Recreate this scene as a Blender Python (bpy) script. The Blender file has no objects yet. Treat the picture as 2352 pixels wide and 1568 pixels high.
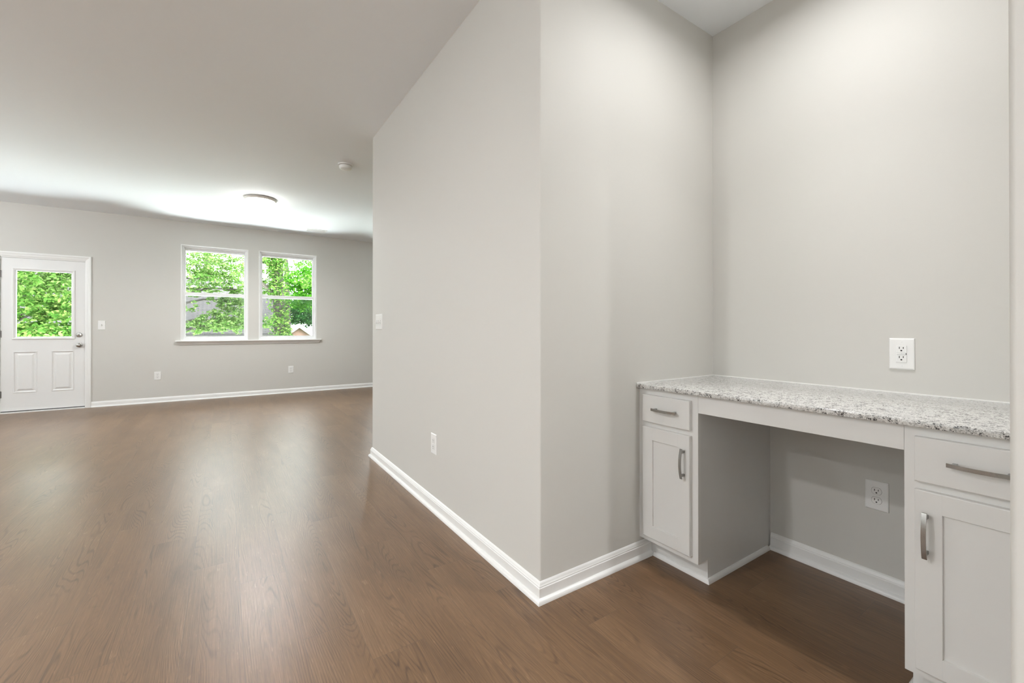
import bpy, bmesh, math, random
import numpy as np
from mathutils import Vector, Matrix

S = bpy.context.scene
COL = S.collection
PI = math.pi

# ------------------------------------------------------------------ camera
H = 2.743                      # ceiling height
cam = bpy.data.cameras.new('camera')
cam.sensor_width = 36.0
cam.lens = 987.61 / 2352 * 36.0
cam.shift_y = -(784 - 752.146) / 2352
cam.clip_start = 0.02
cam.clip_end = 300
camo = bpy.data.objects.new('camera', cam)
camo.location = (0, 0, 1.0963)
camo.rotation_euler = (math.radians(90 + 0.1776), 0, math.radians(-33.737))
COL.objects.link(camo)
S.camera = camo

# ------------------------------------------------------------------ view
S.view_settings.view_transform = 'Standard'
S.view_settings.look = 'None'
S.view_settings.gamma = 1.0
S.view_settings.use_curve_mapping = False
S.view_settings.exposure = 0.36
S.cycles.use_denoising = True
S.cycles.max_bounces = 8
S.cycles.diffuse_bounces = 5
S.cycles.glossy_bounces = 4
S.cycles.transmission_bounces = 6
S.cycles.transparent_max_bounces = 12
S.cycles.caustics_reflective = False
S.cycles.caustics_refractive = False
S.cycles.sample_clamp_indirect = 6.0

# ------------------------------------------------------------------ sky
W = bpy.data.worlds.new('sky')
S.world = W
W.use_nodes = True
bg = W.node_tree.nodes['Background']
bg.inputs[0].default_value = (0.93, 0.97, 1.0, 1)
bg.inputs[1].default_value = 11.5


def light(name, kind, loc, energy, color=(1, 1, 1), rot=(0, 0, 0), **kw):
    d = bpy.data.lights.new(name, kind)
    d.energy = energy
    d.color = color
    for k, v in kw.items():
        setattr(d, k, v)
    o = bpy.data.objects.new(name, d)
    o.location = loc
    o.rotation_euler = rot
    COL.objects.link(o)
    return o


SOFT = (0.985, 0.995, 1.0)
DAY = (0.86, 0.945, 1.0)
# sun: high, from behind the house, on the garden only
light('sun', 'SUN', (0, 0, 30), 3.0, (1.0, 0.95, 0.86), (math.radians(48), 0, math.radians(24)), angle=0.02)
# ceiling cans: niche, kitchen row on the left, hall behind the camera
light('niche_can', 'AREA', (1.66, 0.74, H - .004), 7.9, SOFT, shape='DISK', size=0.13, spread=math.radians(165))
light('niche_can_beam', 'SPOT', (1.66, 0.74, H - .012), 36, SOFT, spot_size=math.radians(88), spot_blend=1.0, shadow_soft_size=.045)
light('kitchen_can', 'AREA', (-1.73, 1.60, H - .004), 38, SOFT, shape='DISK', size=0.12)
light('kitchen_can', 'AREA', (-3.50, 1.65, H - .004), 42, SOFT, shape='DISK', size=0.12)
light('hall_can', 'AREA', (-1.02, -3.78, H - .004), 130, SOFT, shape='DISK', size=0.16)
# fill panels added inside the solid back and left walls, tilted towards the ceiling
light('rear_fill', 'AREA', (-2.6, -3.98, 1.45), 190, DAY, (math.radians(165), 0, 0), shape='RECTANGLE', size=2.4, size_y=1.9)
light('side_fill', 'AREA', (-5.98, 4.8, 1.35), 205, DAY, (math.radians(165), 0, math.radians(-90)), shape='RECTANGLE', size=2.4, size_y=2.1)
light('kitchen_fill', 'AREA', (-5.98, -.2, 1.5), 98, DAY, (math.radians(160), 0, math.radians(-90)), shape='RECTANGLE', size=2.4, size_y=1.4)
# added point light without fixture, brightening the left of the far room
light('living_fill', 'POINT', (-3.4, 6.28, 2.50), 36, SOFT, shadow_soft_size=.12)
# glowing panels added over patio and lawn, standing in for bounced daylight on the ceiling
light('patio_bounce_panel', 'AREA', (-.3, 9.6, -.02), 1130, DAY, (math.radians(180), 0, 0), shape='RECTANGLE', size=9.6, size_y=2.2)
light('lawn_bounce_panel', 'AREA', (-.3, 12.5, -.48), 2200, (.94, .975, .96), (math.radians(180), 0, 0), shape='RECTANGLE', size=9.6, size_y=3.2)
# sky portals at the far windows and door lite
for n, x, z, sx, sz in (('window_portal', -.12, 1.65, .86, 1.45), ('window_portal', .91, 1.65, .86, 1.45), ('window_portal', 2.89, 1.65, .86, 1.45), ('window_portal', -3.78, 1.65, .86, 1.45), ('door_portal', -2.01, 1.43, .52, .87)):
    p = light(n, 'AREA', (x, 8.47, z), 1, (1, 1, 1), (math.radians(-90), 0, 0), shape='RECTANGLE', size=sx, size_y=sz)
    p.data.cycles.is_portal = True


# ------------------------------------------------------------------ materials
def mat(name):
    m = bpy.data.materials.new(name)
    m.use_nodes = True
    nt = m.node_tree
    return m, nt, nt.nodes['Principled BSDF']


def node(nt, t, **kw):
    n = nt.nodes.new(t)
    for k, v in kw.items():
        setattr(n, k, v)
    return n


def ramp(nt, stops, interp='LINEAR'):
    r = node(nt, 'ShaderNodeValToRGB')
    r.color_ramp.interpolation = interp
    e = r.color_ramp.elements
    while len(e) < len(stops):
        e.new(0.5)
    for k, (p, c) in enumerate(stops):
        e[k].position = p
        e[k].color = (*c, 1)
    return r


def math_(nt, op, a, b=None, c=None):
    n = node(nt, 'ShaderNodeMath', operation=op)
    for i, v in enumerate((a, b, c)):
        if v is None:
            continue
        if isinstance(v, (int, float)):
            n.inputs[i].default_value = v
        else:
            nt.links.new(v, n.inputs[i])
    return n.outputs[0]


def simple(name, color, rough=.5, metal=0.0, bump=0.0, bscale=300, spec=None):
    m, nt, b = mat(name)
    b.inputs['Base Color'].default_value = (*color, 1)
    b.inputs['Roughness'].default_value = rough
    b.inputs['Metallic'].default_value = metal
    if spec is not None:
        b.inputs['Specular IOR Level'].default_value = spec
    tc = node(nt, 'ShaderNodeTexCoord')
    nz = node(nt, 'ShaderNodeTexNoise')
    nz.inputs['Scale'].default_value = bscale
    nt.links.new(tc.outputs['Object'], nz.inputs['Vector'])
    if bump:
        bp = node(nt, 'ShaderNodeBump')
        bp.inputs['Strength'].default_value = bump
        bp.inputs['Distance'].default_value = .002
        nt.links.new(nz.outputs[0], bp.inputs['Height'])
        nt.links.new(bp.outputs[0], b.inputs['Normal'])
    # a trace of uneven gloss
    mr = node(nt, 'ShaderNodeMapRange')
    mr.inputs['To Min'].default_value = max(0, rough - .008)
    mr.inputs['To Max'].default_value = min(1, rough + .008)
    nt.links.new(nz.outputs[0], mr.inputs['Value'])
    nt.links.new(mr.outputs[0], b.inputs['Roughness'])
    return m


M = {}
M['wall'] = simple('wall_paint', (.612, .596, .560), .62, bump=.05, bscale=420)
M['ceiling'] = simple('ceiling_paint', (.86, .888, .915), .8, bump=.05, bscale=300)
M['trim'] = simple('white_trim_paint', (.83, .825, .81), .35)
M['door'] = simple('white_door_paint', (.80, .795, .785), .38)
M['cab'] = simple('cabinet_lacquer', (.735, .725, .705), .4, bump=.02, bscale=160)
M['cabside'] = simple('cabinet_side_laminate', (.70, .695, .68), .45, bump=.05, bscale=90)
M['vinyl'] = simple('window_vinyl', (.85, .85, .85), .3)
M['plate'] = simple('plate_plastic', (.82, .815, .80), .28)
M['dark'] = simple('dark_slot', (.012, .011, .010), .6)
M['nickel'] = simple('brushed_nickel', (.37, .36, .345), .24, 1.0, bump=.06, bscale=700)
M['satin'] = simple('satin_nickel_knob', (.42, .41, .39), .20, 1.0)
M['hinge'] = simple('hinge_steel', (.30, .29, .28), .35, 1.0)
M['caulk'] = simple('white_caulk', (.82, .81, .79), .5)
M['pan'] = simple('lamp_pan_enamel', (.78, .76, .72), .3)
M['rubber'] = simple('door_sweep', (.05, .05, .05), .7)


def glass_mat():
    m = bpy.data.materials.new('window_glass')
    m.use_nodes = True
    nt = m.node_tree
    nt.nodes.clear()
    out = node(nt, 'ShaderNodeOutputMaterial')
    tr = node(nt, 'ShaderNodeBsdfTransparent')
    tr.inputs[0].default_value = (.95, .97, .96, 1)
    gl = node(nt, 'ShaderNodeBsdfGlossy')
    gl.inputs['Roughness'].default_value = .02
    fr = node(nt, 'ShaderNodeFresnel')
    fr.inputs[0].default_value = 1.18
    mx = node(nt, 'ShaderNodeMixShader')
    nt.links.new(fr.outputs[0], mx.inputs[0])
    nt.links.new(tr.outputs[0], mx.inputs[1])
    nt.links.new(gl.outputs[0], mx.inputs[2])
    nt.links.new(mx.outputs[0], out.inputs[0])
    return m


def screen_mat():
    m = bpy.data.materials.new('insect_screen_mesh')
    m.use_nodes = True
    nt = m.node_tree
    nt.nodes.clear()
    out = node(nt, 'ShaderNodeOutputMaterial')
    tr = node(nt, 'ShaderNodeBsdfTransparent')
    df = node(nt, 'ShaderNodeBsdfDiffuse')
    df.inputs[0].default_value = (.10, .10, .10, 1)
    mx = node(nt, 'ShaderNodeMixShader')
    mx.inputs[0].default_value = .22
    nt.links.new(tr.outputs[0], mx.inputs[1])
    nt.links.new(df.outputs[0], mx.inputs[2])
    nt.links.new(mx.outputs[0], out.inputs[0])
    return m


M['glass'] = glass_mat()
M['screen'] = screen_mat()


def lamp_mat():
    m, nt, b = mat('lit_frosted_glass')
    b.inputs['Base Color'].default_value = (.9, .88, .84, 1)
    b.inputs['Emission Color'].default_value = (1, .97, .93, 1)
    b.inputs['Emission Strength'].default_value = 24.0
    return m


M['lamp'] = lamp_mat()

PW, PL = .1775, 1.22           # plank width and length


def floor_mat():
    m, nt, b = mat('vinyl_plank')
    L = nt.links.new
    tc = node(nt, 'ShaderNodeTexCoord')
    sp = node(nt, 'ShaderNodeSeparateXYZ')
    L(tc.outputs['Object'], sp.inputs[0])
    x, y = sp.outputs[0], sp.outputs[1]
    xs = math_(nt, 'DIVIDE', math_(nt, 'ADD', x, .1225), PW)
    row = math_(nt, 'FLOOR', xs)
    fx = math_(nt, 'FRACT', xs)
    wn = node(nt, 'ShaderNodeTexWhiteNoise', noise_dimensions='1D')
    L(math_(nt, 'ADD', row, 17.3), wn.inputs['W'])
    off = math_(nt, 'ADD', math_(nt, 'MULTIPLY', row, -.36), math_(nt, 'MULTIPLY', math_(nt, 'SUBTRACT', wn.outputs[0], .5), .16))
    ys = math_(nt, 'DIVIDE', math_(nt, 'SUBTRACT', y, math_(nt, 'ADD', off, .03)), PL)
    idx = math_(nt, 'FLOOR', ys)
    fy = math_(nt, 'FRACT', ys)
    cb = node(nt, 'ShaderNodeCombineXYZ')
    L(row, cb.inputs[0])
    L(idx, cb.inputs[1])
    wp = node(nt, 'ShaderNodeTexWhiteNoise', noise_dimensions='2D')
    L(cb.outputs[0], wp.inputs['Vector'])
    rnd = wp.outputs['Value']
    # seams
    ex = math_(nt, 'MULTIPLY', math_(nt, 'MINIMUM', fx, math_(nt, 'SUBTRACT', 1.0, fx)), PW)
    ey = math_(nt, 'MULTIPLY', math_(nt, 'MINIMUM', fy, math_(nt, 'SUBTRACT', 1.0, fy)), PL)
    ed = math_(nt, 'MINIMUM', ex, ey)
    seam = node(nt, 'ShaderNodeMapRange')
    seam.inputs['From Min'].default_value = .0002
    seam.inputs['From Max'].default_value = .0011
    L(ed, seam.inputs['Value'])
    # per plank coordinates
    shift = node(nt, 'ShaderNodeVectorMath', operation='MULTIPLY')
    L(wp.outputs['Color'], shift.inputs[0])
    shift.inputs[1].default_value = (13, 29, 47)
    pos = node(nt, 'ShaderNodeVectorMath', operation='ADD')
    L(tc.outputs['Object'], pos.inputs[0])
    L(shift.outputs[0], pos.inputs[1])

    def noise(sx, sy, detail=3, rough=.5, dist=0.0):
        mp = node(nt, 'ShaderNodeMapping')
        mp.inputs['Scale'].default_value = (sx, sy, 1)
        L(pos.outputs[0], mp.inputs[0])
        n = node(nt, 'ShaderNodeTexNoise')
        n.inputs['Scale'].default_value = 1.0
        n.inputs['Detail'].default_value = detail
        n.inputs['Roughness'].default_value = rough
        n.inputs['Distortion'].default_value = dist
        L(mp.outputs[0], n.inputs['Vector'])
        return n.outputs[0]

    broad = noise(4.5, .55, 2)
    contour = noise(6.0, .62, 1.5, .45)
    fine = math_(nt, 'SINE', math_(nt, 'MULTIPLY', math_(nt, 'ADD', contour, math_(nt, 'MULTIPLY', x, 2.2)), 330.0))
    fine = math_(nt, 'POWER', math_(nt, 'MAXIMUM', fine, 0.0), 2.0)
    wide = math_(nt, 'SINE', math_(nt, 'MULTIPLY', noise(5.5, .55, 1, .4), 60.0))
    wide = math_(nt, 'POWER', math_(nt, 'MAXIMUM', wide, 0.0), 2.0)
    pick = node(nt, 'ShaderNodeMapRange')          # only some planks show cathedral figure
    pick.inputs['From Min'].default_value = .80
    pick.inputs['From Max'].default_value = .90
    pn = node(nt, 'ShaderNodeSeparateColor')
    L(wp.outputs['Color'], pn.inputs[0])
    L(pn.outputs[1], pick.inputs['Value'])
    patch = node(nt, 'ShaderNodeMapRange')
    patch.inputs['From Min'].default_value = .36
    patch.inputs['From Max'].default_value = .60
    L(noise(10, 2.4, 2), patch.inputs['Value'])
    fibre = noise(260, 5, 3, .6)
    tick = noise(420, 22, 2, .6)
    mott = noise(9, 2.2, 4, .6)
    v = math_(nt, 'MULTIPLY', math_(nt, 'MULTIPLY', fine, patch.outputs[0]), -.27)
    v = math_(nt, 'ADD', v, math_(nt, 'MULTIPLY', math_(nt, 'MULTIPLY', wide, pick.outputs[0]), -.08))
    v = math_(nt, 'ADD', v, math_(nt, 'MULTIPLY', math_(nt, 'SUBTRACT', fibre, .5), .72))
    v = math_(nt, 'ADD', v, math_(nt, 'MULTIPLY', math_(nt, 'SUBTRACT', tick, .5), .30))
    v = math_(nt, 'ADD', v, math_(nt, 'MULTIPLY', math_(nt, 'SUBTRACT', broad, .5), .30))
    v = math_(nt, 'ADD', v, math_(nt, 'MULTIPLY', math_(nt, 'SUBTRACT', mott, .5), .40))
    v = math_(nt, 'ADD', v, math_(nt, 'MULTIPLY', math_(nt, 'SUBTRACT', rnd, .5), .07))
    fleck = node(nt, 'ShaderNodeMapRange')
    fleck.inputs['From Min'].default_value = .66
    fleck.inputs['From Max'].default_value = .76
    L(noise(75, 16, 2), fleck.inputs['Value'])
    v = math_(nt, 'ADD', v, math_(nt, 'MULTIPLY', fleck.outputs[0], .22))
    v = math_(nt, 'ADD', v, .56)
    cr = ramp(nt, [(.0, (.047, .0235, .010)), (.35, (.122, .066, .031)), (.62, (.184, .103, .050)), (1.0, (.29, .186, .107))])
    L(v, cr.inputs[0])
    mxs = node(nt, 'ShaderNodeMix', data_type='RGBA')
    mxs.inputs[6].default_value = (.105, .064, .040, 1)
    L(seam.outputs[0], mxs.inputs[0])
    L(cr.outputs[0], mxs.inputs[7])
    L(mxs.outputs[2], b.inputs['Base Color'])
    rr = node(nt, 'ShaderNodeMapRange')
    rr.inputs['To Min'].default_value = .31
    rr.inputs['To Max'].default_value = .41
    L(fibre, rr.inputs['Value'])
    L(rr.outputs[0], b.inputs['Roughness'])
    b.inputs['Specular IOR Level'].default_value = .7
    bp = node(nt, 'ShaderNodeBump')
    bp.inputs['Strength'].default_value = .25
    bp.inputs['Distance'].default_value = .0012
    hgt = math_(nt, 'ADD', math_(nt, 'MULTIPLY', fibre, .5), math_(nt, 'ADD', math_(nt, 'MULTIPLY', tick, .35), math_(nt, 'MULTIPLY', seam.outputs[0], .35)))
    L(hgt, bp.inputs['Height'])
    L(bp.outputs[0], b.inputs['Normal'])
    return m


M['floor'] = floor_mat()


def granite_mat():
    m, nt, b = mat('speckled_granite')
    L = nt.links.new
    tc = node(nt, 'ShaderNodeTexCoord')

    def noise(scale, detail=3, rough=.6, dist=0.0):
        n = node(nt, 'ShaderNodeTexNoise')
        n.inputs['Scale'].default_value = scale
        n.inputs['Detail'].default_value = detail
        n.inputs['Roughness'].default_value = rough
        n.inputs['Distortion'].default_value = dist
        L(tc.outputs['Object'], n.inputs['Vector'])
        return n.outputs[0]

    base = ramp(nt, [(.28, (.34, .33, .32)), (.42, (.54, .53, .51)), (.55, (.71, .70, .68)), (.8, (.83, .825, .81))])
    L(noise(140, 4, .65), base.inputs[0])
    f1 = ramp(nt, [(.50, (0, 0, 0)), (.56, (1, 1, 1))])
    L(noise(190, 3, .65, .8), f1.inputs[0])
    f2 = ramp(nt, [(.50, (0, 0, 0)), (.56, (1, 1, 1))])
    L(noise(42, 3, .6, .5), f2.inputs[0])
    fm = math_(nt, 'MULTIPLY', f1.outputs[0], f2.outputs[0])
    f3 = ramp(nt, [(.555, (0, 0, 0)), (.62, (.8, .8, .8))])
    L(noise(270, 3, .6), f3.inputs[0])
    g = node(nt, 'ShaderNodeMix', data_type='RGBA')
    L(f3.outputs[0], g.inputs[0])
    L(base.outputs[0], g.inputs[6])
    g.inputs[7].default_value = (.30, .29, .28, 1)
    k = node(nt, 'ShaderNodeMix', data_type='RGBA')
    L(fm, k.inputs[0])
    L(g.outputs[2], k.inputs[6])
    k.inputs[7].default_value = (.05, .047, .047, 1)
    L(k.outputs[2], b.inputs['Base Color'])
    b.inputs['Roughness'].default_value = .16
    return m


M['granite'] = granite_mat()


def leaf_mat(name, stops, trans=.45):
    m = bpy.data.materials.new(name)
    m.use_nodes = True
    nt = m.node_tree
    nt.nodes.clear()
    L = nt.links.new
    out = node(nt, 'ShaderNodeOutputMaterial')
    ge = node(nt, 'ShaderNodeNewGeometry')
    cr = ramp(nt, stops)
    L(ge.outputs['Random Per Island'], cr.inputs[0])
    df = node(nt, 'ShaderNodeBsdfDiffuse')
    tl = node(nt, 'ShaderNodeBsdfTranslucent')
    L(cr.outputs[0], df.inputs[0])
    L(cr.outputs[0], tl.inputs[0])
    mx = node(nt, 'ShaderNodeMixShader')
    mx.inputs[0].default_value = trans
    L(df.outputs[0], mx.inputs[1])
    L(tl.outputs[0], mx.inputs[2])
    L(mx.outputs[0], out.inputs[0])
    return m


M['leaf_spring'] = leaf_mat('spring_green_leaf', [(0, (0.040, 0.106, 0.018)), (.5, (0.092, 0.175, 0.039)), (1, (0.188, 0.269, 0.098))])
M['leaf_mid'] = leaf_mat('mid_green_leaf', [(0, (.032, .095, .016)), (.5, (.080, .178, .032)), (1, (.20, .29, .080))])
M['leaf_deep'] = leaf_mat('deep_green_leaf', [(0, (.022, .11, .010)), (.5, (.05, .19, .015)), (1, (.11, .27, .03))])
M['leaf_dark'] = leaf_mat('dark_green_leaf', [(0, (.016, .07, .018)), (.5, (.035, .12, .03)), (1, (.08, .18, .06))])


def bark_mat():
    m, nt, b = mat('grey_bark')
    L = nt.links.new
    tc = node(nt, 'ShaderNodeTexCoord')
    mp = node(nt, 'ShaderNodeMapping')
    mp.inputs['Scale'].default_value = (16, 16, 2.5)
    L(tc.outputs['Object'], mp.inputs[0])
    n = node(nt, 'ShaderNodeTexNoise')
    n.inputs['Scale'].default_value = 1
    n.inputs['Detail'].default_value = 5
    L(mp.outputs[0], n.inputs['Vector'])
    cr = ramp(nt, [(.3, (.014, .012, .010)), (.55, (.045, .039, .031)), (.8, (.085, .075, .064))])
    L(n.outputs[0], cr.inputs[0])
    L(cr.outputs[0], b.inputs['Base Color'])
    b.inputs['Roughness'].default_value = .9
    bp = node(nt, 'ShaderNodeBump')
    bp.inputs['Distance'].default_value = .03
    L(n.outputs[0], bp.inputs['Height'])
    L(bp.outputs[0], b.inputs['Normal'])
    return m


M['bark'] = bark_mat()


def brick_like(name, c1, c2, mortar, w, h, ms, rough=.9, plane='XZ'):
    m, nt, b = mat(name)
    L = nt.links.new
    tc = node(nt, 'ShaderNodeTexCoord')
    sp = node(nt, 'ShaderNodeSeparateXYZ')
    L(tc.outputs['Object'], sp.inputs[0])
    cb = node(nt, 'ShaderNodeCombineXYZ')
    if plane == 'XZ':
        L(math_(nt, 'ADD', sp.outputs[0], sp.outputs[1]), cb.inputs[0])
        L(sp.outputs[2], cb.inputs[1])
    else:
        L(sp.outputs[0], cb.inputs[0])
        L(math_(nt, 'ADD', sp.outputs[1], sp.outputs[2]), cb.inputs[1])
    bt = node(nt, 'ShaderNodeTexBrick')
    bt.inputs['Color1'].default_value = (*c1, 1)
    bt.inputs['Color2'].default_value = (*c2, 1)
    bt.inputs['Mortar'].default_value = (*mortar, 1)
    bt.inputs['Scale'].default_value = 1.0
    bt.inputs['Mortar Size'].default_value = ms
    bt.inputs['Brick Width'].default_value = w
    bt.inputs['Row Height'].default_value = h
    L(cb.outputs[0], bt.inputs['Vector'])
    nz = node(nt, 'ShaderNodeTexNoise')
    nz.inputs['Scale'].default_value = 1.3
    L(tc.outputs['Object'], nz.inputs['Vector'])
    mx = node(nt, 'ShaderNodeMix', data_type='RGBA', blend_type='MULTIPLY')
    mx.inputs[0].default_value = .6
    cr = ramp(nt, [(.35, (.72, .70, .70)), (.65, (1, 1, 1))])
    L(nz.outputs[0], cr.inputs[0])
    L(bt.outputs[0], mx.inputs[6])
    L(cr.outputs[0], mx.inputs[7])
    L(mx.outputs[2], b.inputs['Base Color'])
    b.inputs['Roughness'].default_value = rough
    return m


M['shingle'] = brick_like('grey_shingles', (.058, .052, .051), (.044, .039, .039), (.016, .015, .016), .26, .135, .020, plane='XY')
M['tanbrick'] = brick_like('tan_brick', (.16, .13, .10), (.13, .105, .08), (.2, .18, .16), .22, .075, .012)
M['redbrick'] = brick_like('pale_red_brick', (.26, .125, .095), (.22, .10, .075), (.28, .21, .18), .30, .10, .02)
M['whiteroof'] = simple('white_roof', (.50, .495, .495), .7)
M['concrete'] = simple('patio_concrete', (.55, .54, .52), .8, bump=.1, bscale=40)
M['gutter'] = simple('dark_gutter', (.035, .032, .03), .5)
M['fascia'] = simple('tan_fascia', (.17, .14, .11), .6)
M['lawn'] = leaf_mat('lawn', [(0, (.06, .12, .025)), (1, (.10, .17, .04))], 0.0)


# ------------------------------------------------------------------ mesh helpers
class MB:
    """vertices + faces collected into one mesh"""

    def __init__(s):
        s.v, s.f = [], []

    def add(s, vs, fs):
        n = len(s.v)
        s.v += [tuple(v) for v in vs]
        s.f += [tuple(i + n for i in f) for f in fs]
        return s

    def box(s, x0, x1, y0, y1, z0, z1):
        vs = [(x, y, z) for z in (z0, z1) for y in (y0, y1) for x in (x0, x1)]
        return s.add(vs, [(0, 2, 3, 1), (4, 5, 7, 6), (0, 1, 5, 4), (2, 6, 7, 3), (0, 4, 6, 2), (1, 3, 7, 5)])

    def bbox(s, x0, x1, y0, y1, z0, z1, r=.002, seg=2):
        """box with bevelled edges"""
        bm = bmesh.new()
        bmesh.ops.create_cube(bm, size=1)
        for v in bm.verts:
            v.co = Vector(((x0 + x1) / 2 + v.co.x * (x1 - x0), (y0 + y1) / 2 + v.co.y * (y1 - y0), (z0 + z1) / 2 + v.co.z * (z1 - z0)))
        r = min(r, abs(x1 - x0) * .45, abs(y1 - y0) * .45, abs(z1 - z0) * .45)
        bmesh.ops.bevel(bm, geom=bm.edges[:], offset=r, segments=seg, profile=.5, affect='EDGES')
        bm.verts.index_update()
        s.add([v.co[:] for v in bm.verts], [[v.index for v in f.verts] for f in bm.faces])
        bm.free()
        return s

    def prism(s, pts, z0, z1):
        n = len(pts)
        vs = [(x, y, z0) for x, y in pts] + [(x, y, z1) for x, y in pts]
        fs = [tuple(range(n))[::-1], tuple(range(n, 2 * n))]
        fs += [(i, (i + 1) % n, n + (i + 1) % n, n + i) for i in range(n)]
        return s.add(vs, fs)

    def lathe(s, prof, c=(0, 0, 0), axis='Z', n=40):
        """prof: (radius, height) pairs turned about an axis through c"""
        vs = []
        for r, h in prof:
            for k in range(n):
                a = 2 * PI * k / n
                p, q = r * math.cos(a), r * math.sin(a)
                if axis == 'Z':
                    vs.append((c[0] + p, c[1] + q, c[2] + h))
                else:      # axis along -Y: h is the distance out of the wall
                    vs.append((c[0] + p, c[1] - h, c[2] + q))
        fs = []
        for i in range(len(prof) - 1):
            for k in range(n):
                fs.append((i * n + k, i * n + (k + 1) % n, (i + 1) * n + (k + 1) % n, (i + 1) * n + k))
        fs.append(tuple(range(n))[::-1])
        fs.append(tuple(range((len(prof) - 1) * n, len(prof) * n)))
        return s.add(vs, fs)

    def tube(s, pts, rad, n=8):
        """round tube along points with a radius each"""
        pts = [Vector(p) for p in pts]
        vs = []
        for i, p in enumerate(pts):
            d = (pts[min(i + 1, len(pts) - 1)] - pts[max(i - 1, 0)]).normalized()
            u = d.cross(Vector((0, 1, .13))).normalized()
            w = d.cross(u)
            for k in range(n):
                a = 2 * PI * k / n
                vs.append(p + (u * math.cos(a) + w * math.sin(a)) * rad[i])
        fs = [tuple(range(n)), tuple(range((len(pts) - 1) * n, len(pts) * n))[::-1]]
        for i in range(len(pts) - 1):
            fs += [(i * n + k, (i + 1) * n + k, (i + 1) * n + (k + 1) % n, i * n + (k + 1) % n) for k in range(n)]
        return s.add(vs, fs)

    def holed(s, xs, zs, holes, y0, y1):
        """slab in the XZ plane, front y0, back y1, with rectangular holes (x0,x1,z0,z1)"""
        xs = sorted(set(xs + [h[0] for h in holes] + [h[1] for h in holes]))
        zs = sorted(set(zs + [h[2] for h in holes] + [h[3] for h in holes]))

        def solid(i, j):
            if not (0 <= i < len(xs) - 1 and 0 <= j < len(zs) - 1):
                return False
            cx, cz = (xs[i] + xs[i + 1]) / 2, (zs[j] + zs[j + 1]) / 2
            return not any(h[0] < cx < h[1] and h[2] < cz < h[3] for h in holes)
        for i in range(len(xs) - 1):
            for j in range(len(zs) - 1):
                if not solid(i, j):
                    continue
                a, b, c, d = xs[i], xs[i + 1], zs[j], zs[j + 1]
                vs = [(a, y0, c), (b, y0, c), (b, y0, d), (a, y0, d), (a, y1, c), (b, y1, c), (b, y1, d), (a, y1, d)]
                fs = [(0, 1, 2, 3), (4, 7, 6, 5)]
                if not solid(i - 1, j):
                    fs.append((0, 3, 7, 4))
                if not solid(i + 1, j):
                    fs.append((1, 5, 6, 2))
                if not solid(i, j - 1):
                    fs.append((0, 4, 5, 1))
                if not solid(i, j + 1):
                    fs.append((3, 2, 6, 7))
                s.add(vs, fs)
        return s

    def loops(s, x0, x1, z0, z1, prof, y=0.0, fill=True):
        """nested rectangles: prof = (inset, distance out of the front)"""
        vs = []
        for i, o in prof:
            vs += [(x0 + i, y - o, z0 + i), (x1 - i, y - o, z0 + i), (x1 - i, y - o, z1 - i), (x0 + i, y - o, z1 - i)]
        fs = []
        for k in range(len(prof) - 1):
            for e in range(4):
                fs.append((4 * k + e, 4 * k + (e + 1) % 4, 4 * k + 4 + (e + 1) % 4, 4 * k + 4 + e))
        if fill:
            n = 4 * (len(prof) - 1)
            fs.append((n, n + 1, n + 2, n + 3))
        return s.add(vs, fs)

    def build(s, name, m, parent=None, smooth=False, loc=None, weld=True):
        me = bpy.data.meshes.new(name)
        me.from_pydata(s.v, [], s.f)
        if weld:
            bm = bmesh.new()
            bm.from_mesh(me)
            bmesh.ops.remove_doubles(bm, verts=bm.verts[:], dist=1e-6)
            bmesh.ops.recalc_face_normals(bm, faces=bm.faces[:])
            bm.to_mesh(me)
            bm.free()
        me.materials.append(M[m] if isinstance(m, str) else m)
        if smooth:
            me.polygons.foreach_set('use_smooth', [True] * len(me.polygons))
            me.set_sharp_from_angle(angle=math.radians(35))
        o = bpy.data.objects.new(name, me)
        COL.objects.link(o)
        if parent:
            o.parent = parent
        if loc:
            o.location = loc
        return o


def tag(o, label, cat, group=None, kind=None):
    o['label'] = label
    o['category'] = cat
    if group:
        o['group'] = group
    if kind:
        o['kind'] = kind
    return o


def empty(name, loc=(0, 0, 0), rz=0.0):
    o = bpy.data.objects.new(name, None)
    o.empty_display_size = .1
    o.location = loc
    o.rotation_euler = (0, 0, rz)
    COL.objects.link(o)
    return o


def struct(o, label, cat):
    return tag(o, label, cat, kind='structure')


def sweep(mb, path, prof, closed=False):
    """profile (out, z) along a 2D path; 'out' is to the left of the walking direction; mitred corners, capped ends"""
    P = [Vector((a, b)) for a, b in path]
    n = len(prof)
    rows = []
    for i, p in enumerate(P):
        ds = []
        if i > 0:
            ds.append((P[i] - P[i - 1]).normalized())
        if i < len(P) - 1:
            ds.append((P[i + 1] - P[i]).normalized())
        ns = [Vector((-d.y, d.x)) for d in ds]
        if len(ns) == 2:
            m = (ns[0] + ns[1])
            m = m / (1 + ns[0].dot(ns[1]))
        else:
            m = ns[0]
        rows.append([(p.x + m.x * o, p.y + m.y * o, z) for o, z in prof])
    vs = [v for r in rows for v in r]
    fs = []
    for i in range(len(P) - 1):
        for k in range(n):
            fs.append((i * n + k, i * n + (k + 1) % n, (i + 1) * n + (k + 1) % n, (i + 1) * n + k))
    fs.append(tuple(range(n)))
    fs.append(tuple(range((len(P) - 1) * n, len(P) * n))[::-1])
    return mb.add(vs, fs)


# ------------------------------------------------------------------ the room
XW, YC, YF, YFAR, XN = 1.060, 1.383, 3.756, 8.273, 2.282   # long wall, its near and far ends, far wall, niche back
XR, YR = .837, .105                                      # near wall block right of the niche
XL, XE, YB = -6.0, 4.6, -4.0

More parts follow.
